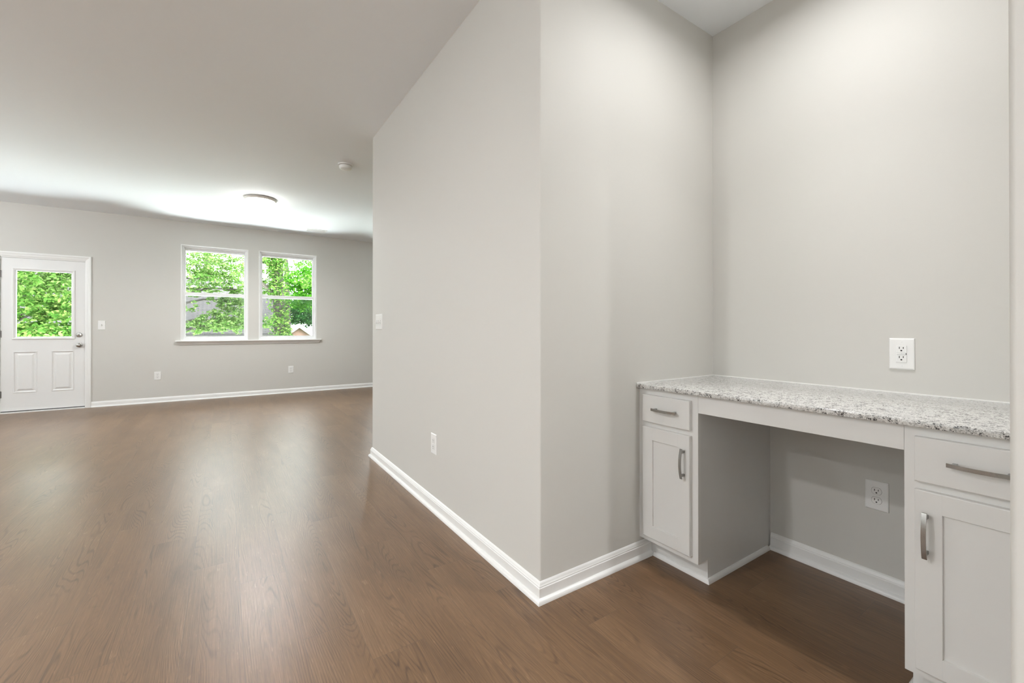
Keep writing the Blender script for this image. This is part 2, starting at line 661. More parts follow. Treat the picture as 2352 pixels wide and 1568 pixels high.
struct(MB().box(XL, XE, YB, YFAR, -.12, 0).build('floor', 'floor'), 'brown wood-look plank floor running through both rooms', 'floor')
struct(MB().box(XL, XE, YB, YFAR, H, H + .15).build('ceiling', 'ceiling'), 'flat white painted ceiling over the whole space', 'ceiling')

W1 = (-.561, .319, .918, 2.392)
W2 = (.468, 1.352, .918, 2.396)
W3 = (-4.22, -3.34, .918, 2.392)       # unseen window added left of the door, so daylight reaches the ceiling
W4 = (2.45, 3.33, .918, 2.392)         # window added unseen behind the partition to brighten the ceiling at right
DO = (-2.435, -1.600, 0.0, 2.045)
struct(MB().holed([XL, XE], [0, H], [W1, W2, W3, W4, DO], YFAR, YFAR + .16).build('wall_far', 'wall'),
       'greige far wall with the twin windows and the back door', 'wall')


def rounded(x, y, sx, sy, r=.007, n=4):
    """quarter-round corner at (x,y); material lies towards (sx,sy)"""
    cx, cy = x + sx * r, y + sy * r
    pts = [(cx - sx * r * math.cos(a), cy - sy * r * math.sin(a)) for a in [PI / 2 * k / n for k in range(n + 1)]]
    return pts


c1 = rounded(XW, YC, 1, 1)             # from x-face to y-face
c2 = rounded(XW, YF, 1, -1)
struct(MB().prism(c1[::-1] + c2 + [(XE, YF), (XE, YC)], 0, H).build('wall_right', 'wall', smooth=True),
       'long greige partition wall between the desk niche and the far room', 'wall')
struct(MB().box(XN, XE, YR, YC, 0, H).build('wall_niche', 'wall'), 'greige back wall of the desk niche', 'wall')
c3 = rounded(XR, YR, 1, -1)
struct(MB().prism(c3 + [(XE, YR), (XE, YB), (XR, YB)], 0, H).build('wall_near', 'wall', smooth=True),
       'greige wall edge closing the desk niche at the right edge of the photo', 'wall')
struct(MB().box(XL - .16, XL, YB - .16, YFAR + .16, 0, H).build('wall_left', 'wall'), 'greige wall on the left side of the house', 'wall')
struct(MB().box(XL, XR, YB - .16, YB, 0, H).build('wall_rear', 'wall'), 'greige wall behind the camera', 'wall')
struct(MB().box(XE, XE + .16, YF, YFAR + .16, 0, H).build('wall_end', 'wall'), 'greige end wall of the far room behind the partition', 'wall')

BASE = [(0, 0), (.028, 0), (.0275, .006), (.025, .012), (.021, .0165), (.0145, .019), (.0135, .020), (.0135, .056), (.011, .0585),
        (.011, .063), (.0085, .066), (.0075, .071), (.0045, .0755), (0, .078)]


def baseboard(name, path, label):
    o = sweep(MB(), path, BASE).build(name, 'trim', smooth=True)
    return struct(o, label, 'baseboard')


baseboard('baseboard_far', [(XE, YFAR), (-1.551, YFAR)], 'white baseboard along the far wall right of the door')
baseboard('baseboard_right', [(1.7345, YC), (XW, YC), (XW, YF), (XE, YF)], 'white baseboard wrapping the long partition wall and its corners')
baseboard('baseboard_left', [(-2.478, YFAR), (XL, YFAR), (XL, YB)], 'white baseboard left of the back door and along the left wall')
baseboard('baseboard_near', [(XR, YB), (XR, YR), (1.7345, YR)], 'white baseboard round the near wall edge right of the desk')
baseboard('baseboard_niche', [(XN, .4135), (XN, 1.0735)], 'white baseboard on the back wall under the desk')


# ------------------------------------------------------------------ twin windows
def window(name, R, label):
    x0, x1, z0, z1 = R
    root = struct(empty(name, ((x0 + x1) / 2, YFAR, z0)), label, 'window')
    w, h = (x1 - x0) / 2, z1 - z0
    mid = .714
    # painted wood returns lining the opening, front edge just proud of the wall
    MB().loops(-w, w, 0, h, [(0, .003), (.011, .003), (.011, -.055)], 0, fill=False).build('window_return', 'trim', root)
    f = MB()
    f.loops(-w, w, 0, h, [(.011, -.045), (.030, -.045), (.032, -.052), (.042, -.055), (.042, -.13)], 0, fill=False)
    f.build('window_frame', 'vinyl', root)
    gx0, gx1 = -w + .056, w - .056

    def sash(nm, za, zb, y):
        s = MB().holed([-w + .040, w - .040], [za, zb], [(gx0, gx1, za + .042, zb - .042)], y, y + .03)
        s.loops(gx0 - .006, gx1 + .006, za + .036, zb - .036, [(0, .004), (.006, 0)], y, fill=False)
        so = s.build(nm, 'vinyl', root)
        MB().box(gx0 - .003, gx1 + .003, y + .012, y + .018, za + .039, zb - .039).build('pane', 'glass', so)
        return so
    sash('upper_sash', mid - .015, h - .036, .088)
    lo = sash('lower_sash', .020, mid + .034, .055)
    MB().box(-.035, .035, .048, .056, mid + .010, mid + .026).build('sash_lock', 'vinyl', lo)
    MB().box(-w + .04, w - .04, .122, .1225, .03, mid).build('insect_screen', 'screen', root)
    return root


window('window_1', W1, 'left of the twin white single-hung windows, shingle roof outside')
window('window_2', W2, 'right of the twin white single-hung windows, ivy trunk outside')
window('added_window_3', W3, 'unseen white single-hung window added for daylight left of the back door')
window('added_window_4', W4, 'unseen white single-hung window added for daylight behind the partition')
st = MB()
st.bbox(-.624, 1.425, YFAR - .062, YFAR + .05, .900, .9185, .006, 3)
st.add(*(lambda a, b: ([(a, YFAR, .852), (b, YFAR, .852), (b, YFAR - .012, .852), (a, YFAR - .012, .852), (a - .012, YFAR - .022, .868), (b + .012, YFAR - .022, .868),
                       (a - .026, YFAR - .040, .900), (b + .026, YFAR - .040, .900), (a - .026, YFAR, .900), (b + .026, YFAR, .900)],
                      [(0, 1, 2, 3), (3, 2, 5, 4), (4, 5, 7, 6), (6, 7, 9, 8), (0, 3, 4, 6, 8), (1, 9, 7, 5, 2), (0, 8, 9, 1)]))(-.583, 1.386))
struct(st.build('trim_1', 'trim'), 'white window stool and apron under the twin windows', 'window sill')

# ------------------------------------------------------------------ back door
dr = struct(empty('door_1', (-2.0135, YFAR, 0)), 'white half-lite back door with two raised panels in the far wall', 'door')
DX0, DX1 = -2.410 + 2.0135, -1.618 + 2.0135
cz = MB()
cw = .064
prof = [(.0, .0), (.0, .012), (.006, .017), (.020, .017), (.028, .013), (.048, .010), (.060, .006), (.064, .004), (.064, 0)]
# casing: two legs and a head, mitred
for sgn in (-1, 1):
    e = (DX1 if sgn > 0 else DX0)
    vs = []
    for z_in, top in ((0, False), (1, True)):
        for i, o in prof:
            d = cw - i                      # distance outward from the slab edge
            vs.append((e + sgn * (d + .002), -o, (2.040 + d) if top else 0))
    n = len(prof)
    cz.add(vs, [(k, (k + 1) % n, n + (k + 1) % n, n + k) for k in range(n)] + [tuple(range(n))])
vs = []
for sgn, e in ((-1, DX0), (1, DX1)):
    for i, o in prof:
        d = cw - i
        vs.append((e + sgn * (d + .002), -o, 2.040 + d))
n = len(prof)
cz.add(vs, [(k, (k + 1) % n, n + (k + 1) % n, n + k) for k in range(n)])
cz.build('door_casing', 'trim', dr)
MB().box(DX0 - .021, DX0 - .003, .002, .16, 0, 2.040).box(DX1 + .003, DX1 + .018, .002, .16, 0, 2.040).box(DX0 - .003, DX1 + .003, .002, .16, 2.029, 2.044) \
    .build('door_jamb', 'trim', dr)
LX0, LX1, LZ0, LZ1 = -2.285 + 2.0135, -1.744 + 2.0135, .982, 1.876
P1 = (-2.299 + 2.0135, -2.078 + 2.0135, .256, .801)
P2 = (-1.948 + 2.0135, -1.727 + 2.0135, .256, .801)
sl = MB().holed([DX0, DX1], [.026, 2.026], [(LX0, LX1, LZ0, LZ1), P1, P2], .012, .056)
slab = sl.build('slab', 'door', dr)
PROF = [(0, 0), (.004, .004), (.010, .004), (.016, -.004), (.022, -.006), (.030, -.006), (.048, .002), (.052, .003)]
for P in (P1, P2):
    MB().loops(*P, PROF, .012).build('raised_panel', 'door', dr)
MB().loops(LX0 - .026, LX1 + .026, LZ0 - .026, LZ1 + .026, [(0, 0), (.003, .010), (.010, .013), (.020, .011), (.034, .003), (.038, -.004), (.038, -.03)], .012, fill=False) \
    .build('lite_frame', 'trim', dr)
MB().box(LX0, LX1, .030, .040, LZ0, LZ1).build('pane', 'glass', dr)
MB().box(DX0 - .003, DX1 + .003, -.022, .10, 0, .014).build('threshold', 'trim', dr)
MB().box(DX0 + .002, DX1 - .002, .016, .05, .014, .026).build('door_sweep', 'rubber', dr)
KX = -1.6775 + 2.0135
kb = MB().lathe([(.0005, 0), (.033, 0), (.033, .004), (.030, .008), (.014, .010), (.011, .016), (.013, .022), (.024, .029), (.0285, .036), (.028, .043), (.022, .049), (.010, .052), (.0005, .0525)],
                (KX + .003, .012, .873), 'Y', 32)
kb.build('door_knob', 'satin', dr, smooth=True)
bo = MB().lathe([(.0005, 0), (.032, 0), (.032, .005), (.028, .011), (.018, .013), (.0005, .013)], (KX, .012, 1.014), 'Y', 32)
bo.bbox(KX - .004, KX + .004, -.022, .001, 1.000, 1.030, .002)
bo.build('deadbolt', 'satin', dr, smooth=True)
for z in (1.014, .873):
    MB().box(DX1 - .001, DX1 + .0025, .008, .016, z - .022, z + .022).build('strike_plate', 'hinge', dr)
for z in (1.812, 1.029, .245):
    h_ = MB().lathe([(.0005, -.045), (.006, -.045), (.006, .045), (.0005, .045)], (DX0 - .001, .008, z), 'Z', 12)
    h_.box(DX0 - .003, DX0 + .012, .0105, .012, z - .044, z + .044)
    h_.build('hinge', 'hinge', dr)


# ------------------------------------------------------------------ wall plates
def slots(parent, cx, cz, y):
    m = MB()
    m.box(cx - .0072, cx - .0050, y - .0004, y + .001, cz - .0005, cz + .0080)
    m.box(cx + .0050, cx + .0072, y - .0004, y + .001, cz + .0005, cz + .0075)
    m.lathe([(.0001, -.0004), (.0028, -.0004), (.0028, .0004), (.0001, .0004)], (cx, y, cz - .0072), 'Y', 14)
    m.box(cx - .0028, cx + .0028, y - .0004, y + .001, cz - .0072, cz - .0052)
    return m.build('slots', 'dark', parent)


def plate_mesh(w, h):
    m = MB()
    m.loops(-w / 2, w / 2, -h / 2, h / 2, [(0, 0), (0, .0025), (.0012, .0042), (.004, .0055), (.006, .0058)], 0)
    return m


def outlet(loc, rz, label, w=.079, h=.122, detail=True):
    r = tag(empty('wall_outlet', loc, rz), label, 'outlet', 'duplex wall outlets')
    plate_mesh(w, h).build('cover_plate', 'plate', r)
    for s in (-1, 1):
        cz_ = s * .0195
        pts = []
        for k in range(32):
            a = 2 * PI * k / 32
            pts.append((.0172 * math.cos(a), max(-.0140, min(.0140, .0172 * math.sin(a)))))
        vs = [(px, -.0056, cz_ + pz) for px, pz in pts] + [(px * .985, -.0072, cz_ + pz * .985) for px, pz in pts]
        fs = [(k, (k + 1) % 32, 32 + (k + 1) % 32, 32 + k) for k in range(32)] + [tuple(range(32, 64))]
        rc = MB().add(vs, fs).build('receptacle', 'plate', r)
        slots(rc, 0, cz_, -.0072)
        # thin shadow gap round the receptacle
        MB().add([(px * 1.05, -.0060, cz_ + pz * 1.05) for px, pz in pts], [tuple(range(32))]).build('gap', 'hinge', rc)
    MB().lathe([(.0001, .0055), (.0030, .0055), (.0026, .0070), (.0001, .0071)], (0, 0, 0), 'Y', 14).build('screw', 'plate', r)
    return r


def tree_copy(o, parent=None):
    c = o.copy()
    COL.objects.link(c)
    if parent:
        c.parent = parent
    for ch in list(o.children):
        tree_copy(ch, c)
    return c


out0 = outlet((XN, .653, .3965), -PI / 2, 'white duplex outlet on the niche back wall under the desk')
for loc, rz, lab in (((-.833, YFAR, .398), 0, 'white duplex outlet on the far wall between door and windows'),
                     ((.947, YFAR, .398), 0, 'white duplex outlet on the far wall below the right window'),
                     ((XW, 2.440, .398), -PI / 2, 'white duplex outlet low on the long partition wall')):
    c = tree_copy(out0)
    c.location = loc
    c.rotation_euler = (0, 0, rz)
    c['label'] = lab

# GFCI outlet over the counter
g = tag(empty('ground_fault_outlet', (XN, .5715, .9955), -PI / 2), 'white ground-fault outlet with test buttons on wall above the granite counter', 'outlet')
plate_mesh(.079, .126).build('cover_plate', 'plate', g)
gf = MB().bbox(-.0165, .0165, -.0085, -.004, -.0335, .0335, .001).build('receptacle_face', 'plate', g)
for s in (-1, 1):
    slots(gf, 0, s * .0185 + .002, -.0085)
for s in (-1, 1):
    MB().bbox(-.0130 if s < 0 else .0008, -.0008 if s < 0 else .0130, -.0098, -.008, -.0028, .0028, .0006).build('test_button' if s < 0 else 'reset_button', 'plate', gf)
    MB().lathe([(.0001, .0055), (.0028, .0055), (.0025, .0066), (.0001, .0067)], (0, 0, s * .0485), 'Y', 14).build('screw', 'plate', g)
MB().box(.0137, .0158, -.0088, -.008, -.0035, .0035).build('indicator', 'dark', gf)
MB().box(-.0150, .0150, -.00852, -.0084, .0036, .0042).box(-.0150, .0150, -.00852, -.0084, -.0042, -.0036).build('button_groove', 'hinge', gf)


def switch(loc, rz, label, gangs):
    w = .079 + .046 * (gangs - 1)
    r = tag(empty('light_switch', loc, rz), label, 'switch', 'toggle light switches')
    plate_mesh(w, .126).build('cover_plate', 'plate', r)
    for k in range(gangs):
        cx = (k - (gangs - 1) / 2) * .046
        MB().box(cx - .0055, cx + .0055, -.0062, -.005, -.0125, .0125).build('toggle_slot', 'hinge', r)
        t = MB()
        t.add([(cx - .0045, -.005, -.008), (cx + .0045, -.005, -.008), (cx + .0045, -.005, .008), (cx - .0045, -.005, .008),
               (cx - .0036, -.017, -.0105), (cx + .0036, -.017, -.0105), (cx + .0036, -.019, -.003), (cx - .0036, -.019, -.003)],
              [(0, 1, 5, 4), (1, 2, 6, 5), (2, 3, 7, 6), (3, 0, 4, 7), (4, 5, 6, 7)])
        t.build('toggle', 'plate', r)
        for s in (-1, 1):
            MB().lathe([(.0001, .0055), (.0028, .0055), (.0025, .0066), (.0001, .0067)], (cx, 0, s * .030), 'Y', 12).build('screw', 'plate', r)
    return r


switch((-1.446, YFAR, 1.149), 0, 'white single toggle switch on the far wall right of the door', 1)
switch((XW, 3.560, 1.154), -PI / 2, 'white three-gang toggle switch near the far edge of the partition wall', 3)

# ------------------------------------------------------------------ ceiling things
lp = tag(empty('ceiling_lamp', (.372, 6.285, H)), 'lit flush-mount dome ceiling lamp in the far room', 'lamp')
MB().lathe([(.0005, 0), (.168, 0), (.180, -.006), (.181, -.012), (.176, -.016), (.170, -.018), (.170, -.026), (.166, -.030), (.155, -.032), (.0005, -.032)],
           n=64).build('lamp_pan', 'pan', lp, smooth=True)
dome = [(.152 * math.cos(a), -.030 - .082 * math.sin(a)) for a in [PI / 2 * k / 14 for k in range(14)]] + [(.0005, -.112)]
MB().lathe([(.0005, -.030)] + dome, n=64).build('lamp_shade', 'lamp', lp, smooth=True)
MB().lathe([(.0005, -.110), (.010, -.111), (.011, -.116), (.006, -.119), (.007, -.123), (.0005, -.126)], n=20).build('finial', 'pan', lp, smooth=True)

sd = tag(empty('smoke_detector', (1.003, 4.51, H)), 'round white smoke detector on the ceiling beside the partition wall', 'smoke detector')
MB().lathe([(.0005, 0), (.070, 0), (.070, -.008), (.066, -.012), (.0005, -.012)], n=48).build('base', 'plate', sd, smooth=True)
MB().lathe([(.0005, -.012), (.054, -.012), (.054, -.016), (.0005, -.016)], n=48).build('vent_gap', 'dark', sd)
MB().lathe([(.0005, -.016), (.061, -.016), (.061, -.026), (.057, -.040), (.050, -.047), (.036, -.050), (.0005, -.050)], n=48).build('cover', 'plate', sd, smooth=True)
MB().lathe([(.0005, -.050), (.010, -.050), (.009, -.052), (.0005, -.052)], n=16).build('test_button', 'plate', sd)

light('ceiling_lamp_light', 'SPOT', (.372, 6.285, H - .16), 85, SOFT, spot_size=math.radians(168), spot_blend=.6, shadow_soft_size=.03)
vt = tag(empty('ceiling_vent', (1.262, 7.80, H)), 'white louvred air register in the ceiling near the far wall', 'vent')
f = MB()
f.holed([-.165, .165], [-.105, .105], [(-.135, .135, -.075, .075)], 0, .006)
f.v = [(x, z, -y) for x, y, z in f.v]
f.build('frame', 'trim', vt)
MB().box(-.135, .135, -.075, .075, -.0012, -.0002).build('backing', 'dark', vt)
for k in range(9):
    yy = -.066 + k * .0165
    MB().add([(-.135, yy - .007, -.001), (.135, yy - .007, -.001), (.135, yy + .006, -.008), (-.135, yy + .006, -.008), (-.135, yy + .0075, -.007), (.135, yy + .0075, -.007)],
             [(0, 1, 2, 3), (3, 2, 5, 4)]).build('louvre', 'trim', vt)

# ------------------------------------------------------------------ built-in desk
XC, XD = 1.663, 1.644           # face frame plane, drawer/door front plane
ZT = .817                       # underside of the counter


def pull(name, parent, cy, cz_, horizontal, L=.128):
    """arched flat bar pull with two square feet, on the plane XD; built along y or z"""
    bm_ = MB()
    N = 16
    hw = .0054
    rows = []
    for k in range(N + 1):
        t = -1 + 2 * k / N
        out = .019 + .010 * (1 - t * t)
        for dw, do in ((-hw, 0), (hw, 0), (hw, .0042), (-hw, .0042)):
            rows.append((t * L / 2, dw, out + do))
    fs = [(0, 1, 2, 3), (4 * N + 3, 4 * N + 2, 4 * N + 1, 4 * N)]
    for k in range(N):
        for e in range(4):
            fs.append((4 * k + e, 4 * k + 4 + e, 4 * k + 4 + (e + 1) % 4, 4 * k + (e + 1) % 4))
    bm_.add(rows, fs)
    for s in (-1, 1):
        a = s * (L / 2 - .014)
        p = MB().bbox(a - .005, a + .005, -.0045, .0045, 0, .0225, .0008)
        bm_.add(p.v, p.f)
    if horizontal:
        bm_.v = [(XD - o, cy + a, cz_ + w) for a, w, o in bm_.v]
    else:
        bm_.v = [(XD - o, cy + w, cz_ + a) for a, w, o in bm_.v]
    return bm_.build(name, 'nickel', parent, smooth=True)


def turn(mb):
    """front-facing (-Y) local x,y,z  ->  world front facing -X with y = -x"""
    mb.v = [(y, -x, z) for x, y, z in mb.v]
    return mb


def cabinet(y0, y1, dy0, dy1, hinge_left, label, toe_open):
    """y0<y1 cabinet sides, dy0<dy1 door and drawer extent"""
    r = tag(empty('base_cabinet', (0, 0, 0)), label, 'cabinet', 'narrow white cabinets carrying the desk')
    c = MB()
    c.box(XC + .019, XN, y0 + .004, y1 - .0005, .1, ZT - .0005)
    c.box(XC + .0945, XN, y0 + .004, y1 - .0005, 0, .1)
    c.build('carcass', 'cabside', r)
    ff = MB().holed([-y1, -y0], [.1, ZT], [(-dy1 + .012, -dy0 - .012, .130, .628), (-dy1 + .012, -dy0 - .012, .672, .780)], XC, XC + .019)
    turn(ff).build('face_frame', 'cab', r)
    # toe board and shoe
    MB().box(XC + .0755, XC + .0945, y0 + .004, y1 - .0005, 0, .1).build('toe_board', 'cab', r)
    sh = [(0, 0), (.014, 0), (.0135, .006), (.011, .013), (.006, .018), (0, .019)]
    if toe_open > 0:      # shoe runs along the front and back along the knee-space side
        sweep(MB(), [(XN - .03, y0 + .004), (XC + .0755, y0 + .004), (XC + .0755, y1 - .03)], sh).build('shoe_moulding', 'trim', r, smooth=True)
    else:
        sweep(MB(), [(XC + .0755, y0 + .004), (XC + .0755, y1), (XN - .03, y1)], sh).build('shoe_moulding', 'trim', r, smooth=True)
    # slab drawer front
    d = MB()
    d.loops(-dy1, -dy0, .662, .789, [(0, -.019), (0, -.003), (.001, -.001), (.003, 0)], XD)
    dw = turn(d).build('drawer', 'cab', r)
    pull('handle', dw, (dy0 + dy1) / 2 - .006, .728, True)
    # shaker door
    d = MB()
    d.loops(-dy1, -dy0, .126, .639, [(0, -.019), (0, -.003), (.001, -.001), (.003, 0), (.0575, 0), (.0580, -.0008), (.0586, -.0075)], XD)
    do = turn(d).build('door', 'cab', r)
    # hairline joints of stiles and rails
    for yy in (dy0 + .0575, dy1 - .0575):
        for za, zb in ((.1265, .1835), (.5815, .6385)):
            MB().box(XD - .00015, XD + .001, yy - .00045, yy + .00045, za, zb).build('stile_joint', 'cabside', do)
    pull('handle', do, (dy0 + .026) if hinge_left else (dy1 - .026), .519, False)
    return r


cabinet(1.075, YC, 1.103, 1.352, True, 'narrow white base cabinet left of the knee space, against the partition wall', 1)
cabinet(YR, .412, .130, .386, False, 'narrow white base cabinet right of the knee space, cut off by the wall edge', -1)

ap = tag(MB().bbox(XC, XC + .019, .4125, 1.0745, .740, ZT - .001, .0012).build('desk_apron', 'cab'),
         'white apron board under the granite top spanning the knee space', 'apron board')
ct = tag(empty('countertop', (0, 0, 0)), 'speckled white and grey granite desk countertop across the niche', 'countertop')
MB().bbox(1.638, XN - .0005, YR + .0005, YC - .0005, ZT, .836, .003, 2).build('granite_slab', 'granite', ct, smooth=True)
ck = MB()
ck.prism([(XN - .006, YR + .001), (XN - .0005, YR + .001), (XN - .0005, YC - .0005), (1.640, YC - .0005), (1.640, YC - .004), (XN - .006, YC - .006)], .8355, .8405)
ck.build('caulk_line', 'caulk', ct)

# ------------------------------------------------------------------ garden
rng = np.random.default_rng(7)
CY, SY = math.cos(math.radians(33.737)), math.sin(math.radians(33.737))


def at(u, v, Y):
    """point at distance Y in front of the house seen at photo position u, v"""
    r, z = (u - 1176) / 987.61, (752.146 - v) / 987.61
    d, r_, z_ = 1.0, r, z + .0031
    y = d * CY - r_ * SY
    x = d * SY + r_ * CY
    k = Y / y
    return Vector((x * k, Y, 1.0963 + z_ * k))


def ground_z(y):
    t = max(0, min(1, (y - 9.5) / 8.0))
    return -.42 - 1.93 * t * t * (3 - 2 * t)


struct(MB().box(-5.2, 4.6, YFAR + .165, 10.8, -.4, -.04).build('patio', 'concrete'), 'pale concrete patio slab outside the back door', 'patio')
gm = MB()
ys = [8.44, 9.5, 11, 12.5, 14, 15.5, 17.5, 22, 30, 60]
for i in range(len(ys) - 1):
    a, b_ = ys[i], ys[i + 1]
    gm.add([(-45, a, ground_z(a)), (60, a, ground_z(a)), (60, b_, ground_z(b_)), (-45, b_, ground_z(b_))], [(0, 1, 2, 3)])
struct(gm.build('ground', 'lawn'), 'green garden ground falling away behind the house', 'ground')


def leaves(centres, size, flat=.5, droop=.25):
    """centres: (N,3); every leaf a folded six-sided blade"""
    n = len(centres)
    yaw = rng.uniform(0, 2 * PI, n)
    sz = size * rng.uniform(.6, 1.25, n)
    up = rng.normal(0, flat, (n, 3)) + np.array([0, -.25, 1.0])
    up /= np.linalg.norm(up, axis=1)[:, None]
    d = np.stack([np.cos(yaw), np.sin(yaw), -droop * np.ones(n)], 1)
    d -= up * (d * up).sum(1)[:, None]
    d /= np.linalg.norm(d, axis=1)[:, None]
    s = np.cross(up, d)
    shp = [(-.5, 0, 0), (-.18, .30, .07), (.22, .26, .05), (.55, 0, -.04), (.22, -.26, .05), (-.18, -.30, .07)]
    V = np.stack([centres + sz[:, None] * (a * d + b * s + c * up) for a, b, c in shp], 1).reshape(-1, 3)
    base = np.arange(n)[:, None] * 6
    F = np.concatenate([base + np.array([0, 1, 2, 3]), base + np.array([0, 3, 4, 5])], 1).reshape(-1, 4)
    return V, F


def foliage(name, V, F, m, parent=None):
    me = bpy.data.meshes.new(name)
    me.vertices.add(len(V))
    me.vertices.foreach_set('co', V.astype(np.float32).ravel())
    me.loops.add(F.size)
    me.loops.foreach_set('vertex_index', F.astype(np.int32).ravel())
    me.polygons.add(len(F))
    me.polygons.foreach_set('loop_start', np.arange(0, F.size, 4, dtype=np.int32))
    me.update(calc_edges=True)
    me.materials.append(M[m])
    o = bpy.data.objects.new(name, me)
    COL.objects.link(o)
    if parent:
        o.parent = parent
    return o


def clusters(cl, mul=2.0):
    """cl: (centre, radius, squash, count) -> leaf positions, denser near the skin, in small sprays"""
    out = []
    for c, r, sq, n in cl:
        n = int(n * mul)
        k = max(5, n // 16)
        v = rng.normal(0, 1, (k, 3))
        v /= np.linalg.norm(v, axis=1)[:, None]
        v *= (rng.uniform(.25, 1, k) ** .45)[:, None] * r
        v[:, 2] *= sq
        sp = v[rng.integers(0, k, n)] + rng.normal(0, r * .10, (n, 3)) * np.array([1, 1, .5])
        out.append(np.array(c)[None, :] + sp)
    return np.concatenate(out)


def tree(name, base, height, r0, cl, leaf, size, label, lean=(0, 0), cat='tree', group='trees in the garden', mul=2.0, flat=.55, droop=.3):
    root = tag(empty(name, base), label, cat, group)
    B = Vector(base)
    top = Vector((lean[0], lean[1], height))
    pts, rad = [], []
    for k in range(9):
        t = k / 8
        p = top * t + Vector((rng.normal(0, .03) * height * .1, rng.normal(0, .03) * height * .1, 0)) * (0 < k < 8)
        pts.append(p)
        rad.append(r0 * (1.25 if k == 0 else 1) * (1 - .72 * t))
    tr = MB().tube(pts, rad, 12)
    # limbs to the leaf clusters
    for ci, (c, r, sq, n) in enumerate(cl):
        if ci % 3:
            continue
        q = Vector(c) - B
        t = max(.12, min(.95, (q.z - .35 * abs(Vector((q.x - top.x * .5, q.y - top.y * .5)).length)) / height))
        a = top * t
        m1 = a.lerp(q, .35) + Vector((0, 0, .12 * (q - a).length))
        m2 = a.lerp(q, .7) + Vector((0, 0, .10 * (q - a).length))
        rr = min(.045, r0 * (1 - .72 * t) * .30)
        tr.tube([a, m1, m2, q], [rr, rr * .75, rr * .5, rr * .2], 6)
    tr.build('trunk', 'bark', root, smooth=True, weld=False)
    V, F = leaves(clusters(cl, mul) - np.array(base)[None, :], size, flat, droop)
    foliage('crown', V, F, leaf, root)
    return root


def on_ground(x, y):
    return (x, y, ground_z(y))


def cl_px(rows, sq=.55):
    return [(tuple(at(u, v, Y)), r, sq, n) for u, v, Y, r, n in rows]


# neighbour's house below the slope: eave line, shingle roof, gutter, brick wall
nh = tag(empty('neighbor_house', (-4.6, 18, 0)), 'neighbouring house with a long grey shingle roof beyond the left window', 'house')
ez = .93
rx0, rx1 = -17.0 + 4.6, 1.75 + 4.6
rf = MB()
rise, run = 2.33, 5.0
rf.add([(rx0, -.0, ez), (rx1, -.0, ez), (rx1, run, ez + rise), (rx0, run, ez + rise), (rx0, 2 * run, ez), (rx1, 2 * run, ez),
        (rx0, 0, ez - .05), (rx1, 0, ez - .05), (rx1, run, ez + rise - .05), (rx0, run, ez + rise - .05), (rx0, 2 * run, ez - .05), (rx1, 2 * run, ez - .05)],
       [(0, 1, 2, 3), (3, 2, 5, 4), (6, 9, 8, 7), (9, 10, 11, 8), (0, 6, 7, 1), (4, 5, 11, 10), (0, 3, 9, 6), (3, 4, 10, 9), (1, 7, 8, 2), (2, 8, 11, 5)])
rf.build('roof', 'shingle', nh)
MB().box(rx0, rx1, -.13, -.005, ez - .14, ez - .02).build('gutter', 'gutter', nh)
MB().box(rx0, rx1, -.005, .03, ez - .27, ez - .055).build('fascia', 'fascia', nh)
MB().prism([(rx0 + .3, .35), (rx1 - .3, .35), (rx1 - .3, 2 * run - .35), (rx0 + .3, 2 * run - .35)], -2.6, ez - .05).build('wall', 'tanbrick', nh)

# far brick house with a white roof
p = at(688, 744, 45)
bh = tag(empty('brick_house', (p.x, 45, -2.35)), 'small distant brick house with white gable roof beyond the right window', 'house')
pk, ev, hw_ = 1.571 + 2.35, .76 + 2.35, 1.06
MB().add([(-hw_, .3, 0), (hw_, .3, 0), (hw_, .3, ev), (0, .3, pk - .1), (-hw_, .3, ev), (-hw_, 9, 0), (hw_, 9, 0), (hw_, 9, ev), (0, 9, pk - .1), (-hw_, 9, ev)],
         [(0, 1, 2, 3, 4), (5, 9, 8, 7, 6), (0, 4, 9, 5), (1, 6, 7, 2), (0, 5, 6, 1)]).build('wall', 'redbrick', bh)
q = 1.40
dz = (pk - ev) / hw_
th = .36
MB().add([(-q, 0, pk - dz * q), (0, 0, pk), (q, 0, pk - dz * q), (q, 9.3, pk - dz * q), (0, 9.3, pk), (-q, 9.3, pk - dz * q),
          (-q, 0, pk - dz * q - th), (0, 0, pk - th), (q, 0, pk - dz * q - th), (q, 9.3, pk - dz * q - th), (0, 9.3, pk - th), (-q, 9.3, pk - dz * q - th)],
         [(0, 1, 4, 5), (1, 2, 3, 4), (6, 11, 10, 7), (7, 10, 9, 8), (0, 6, 7, 1), (1, 7, 8, 2), (2, 8, 9, 3), (0, 5, 11, 6), (5, 4, 10, 11), (4, 3, 9, 10)]).build('roof', 'whiteroof', bh)
MB().add([(-4.5, 1.6, ev - .05), (-.2, 1.6, ev - .05), (-.2, 4.6, pk), (-4.5, 4.6, pk), (-4.5, 7.6, ev), (-.2, 7.6, ev)],
         [(0, 1, 2, 3), (3, 2, 5, 4), (0, 3, 4), (1, 5, 2), (0, 4, 5, 1)]).build('wing_roof', 'whiteroof', bh)
MB().box(-4.3, -1.06, 2.0, 7.2, 0, ev - .06).build('wing_wall', 'redbrick', bh)
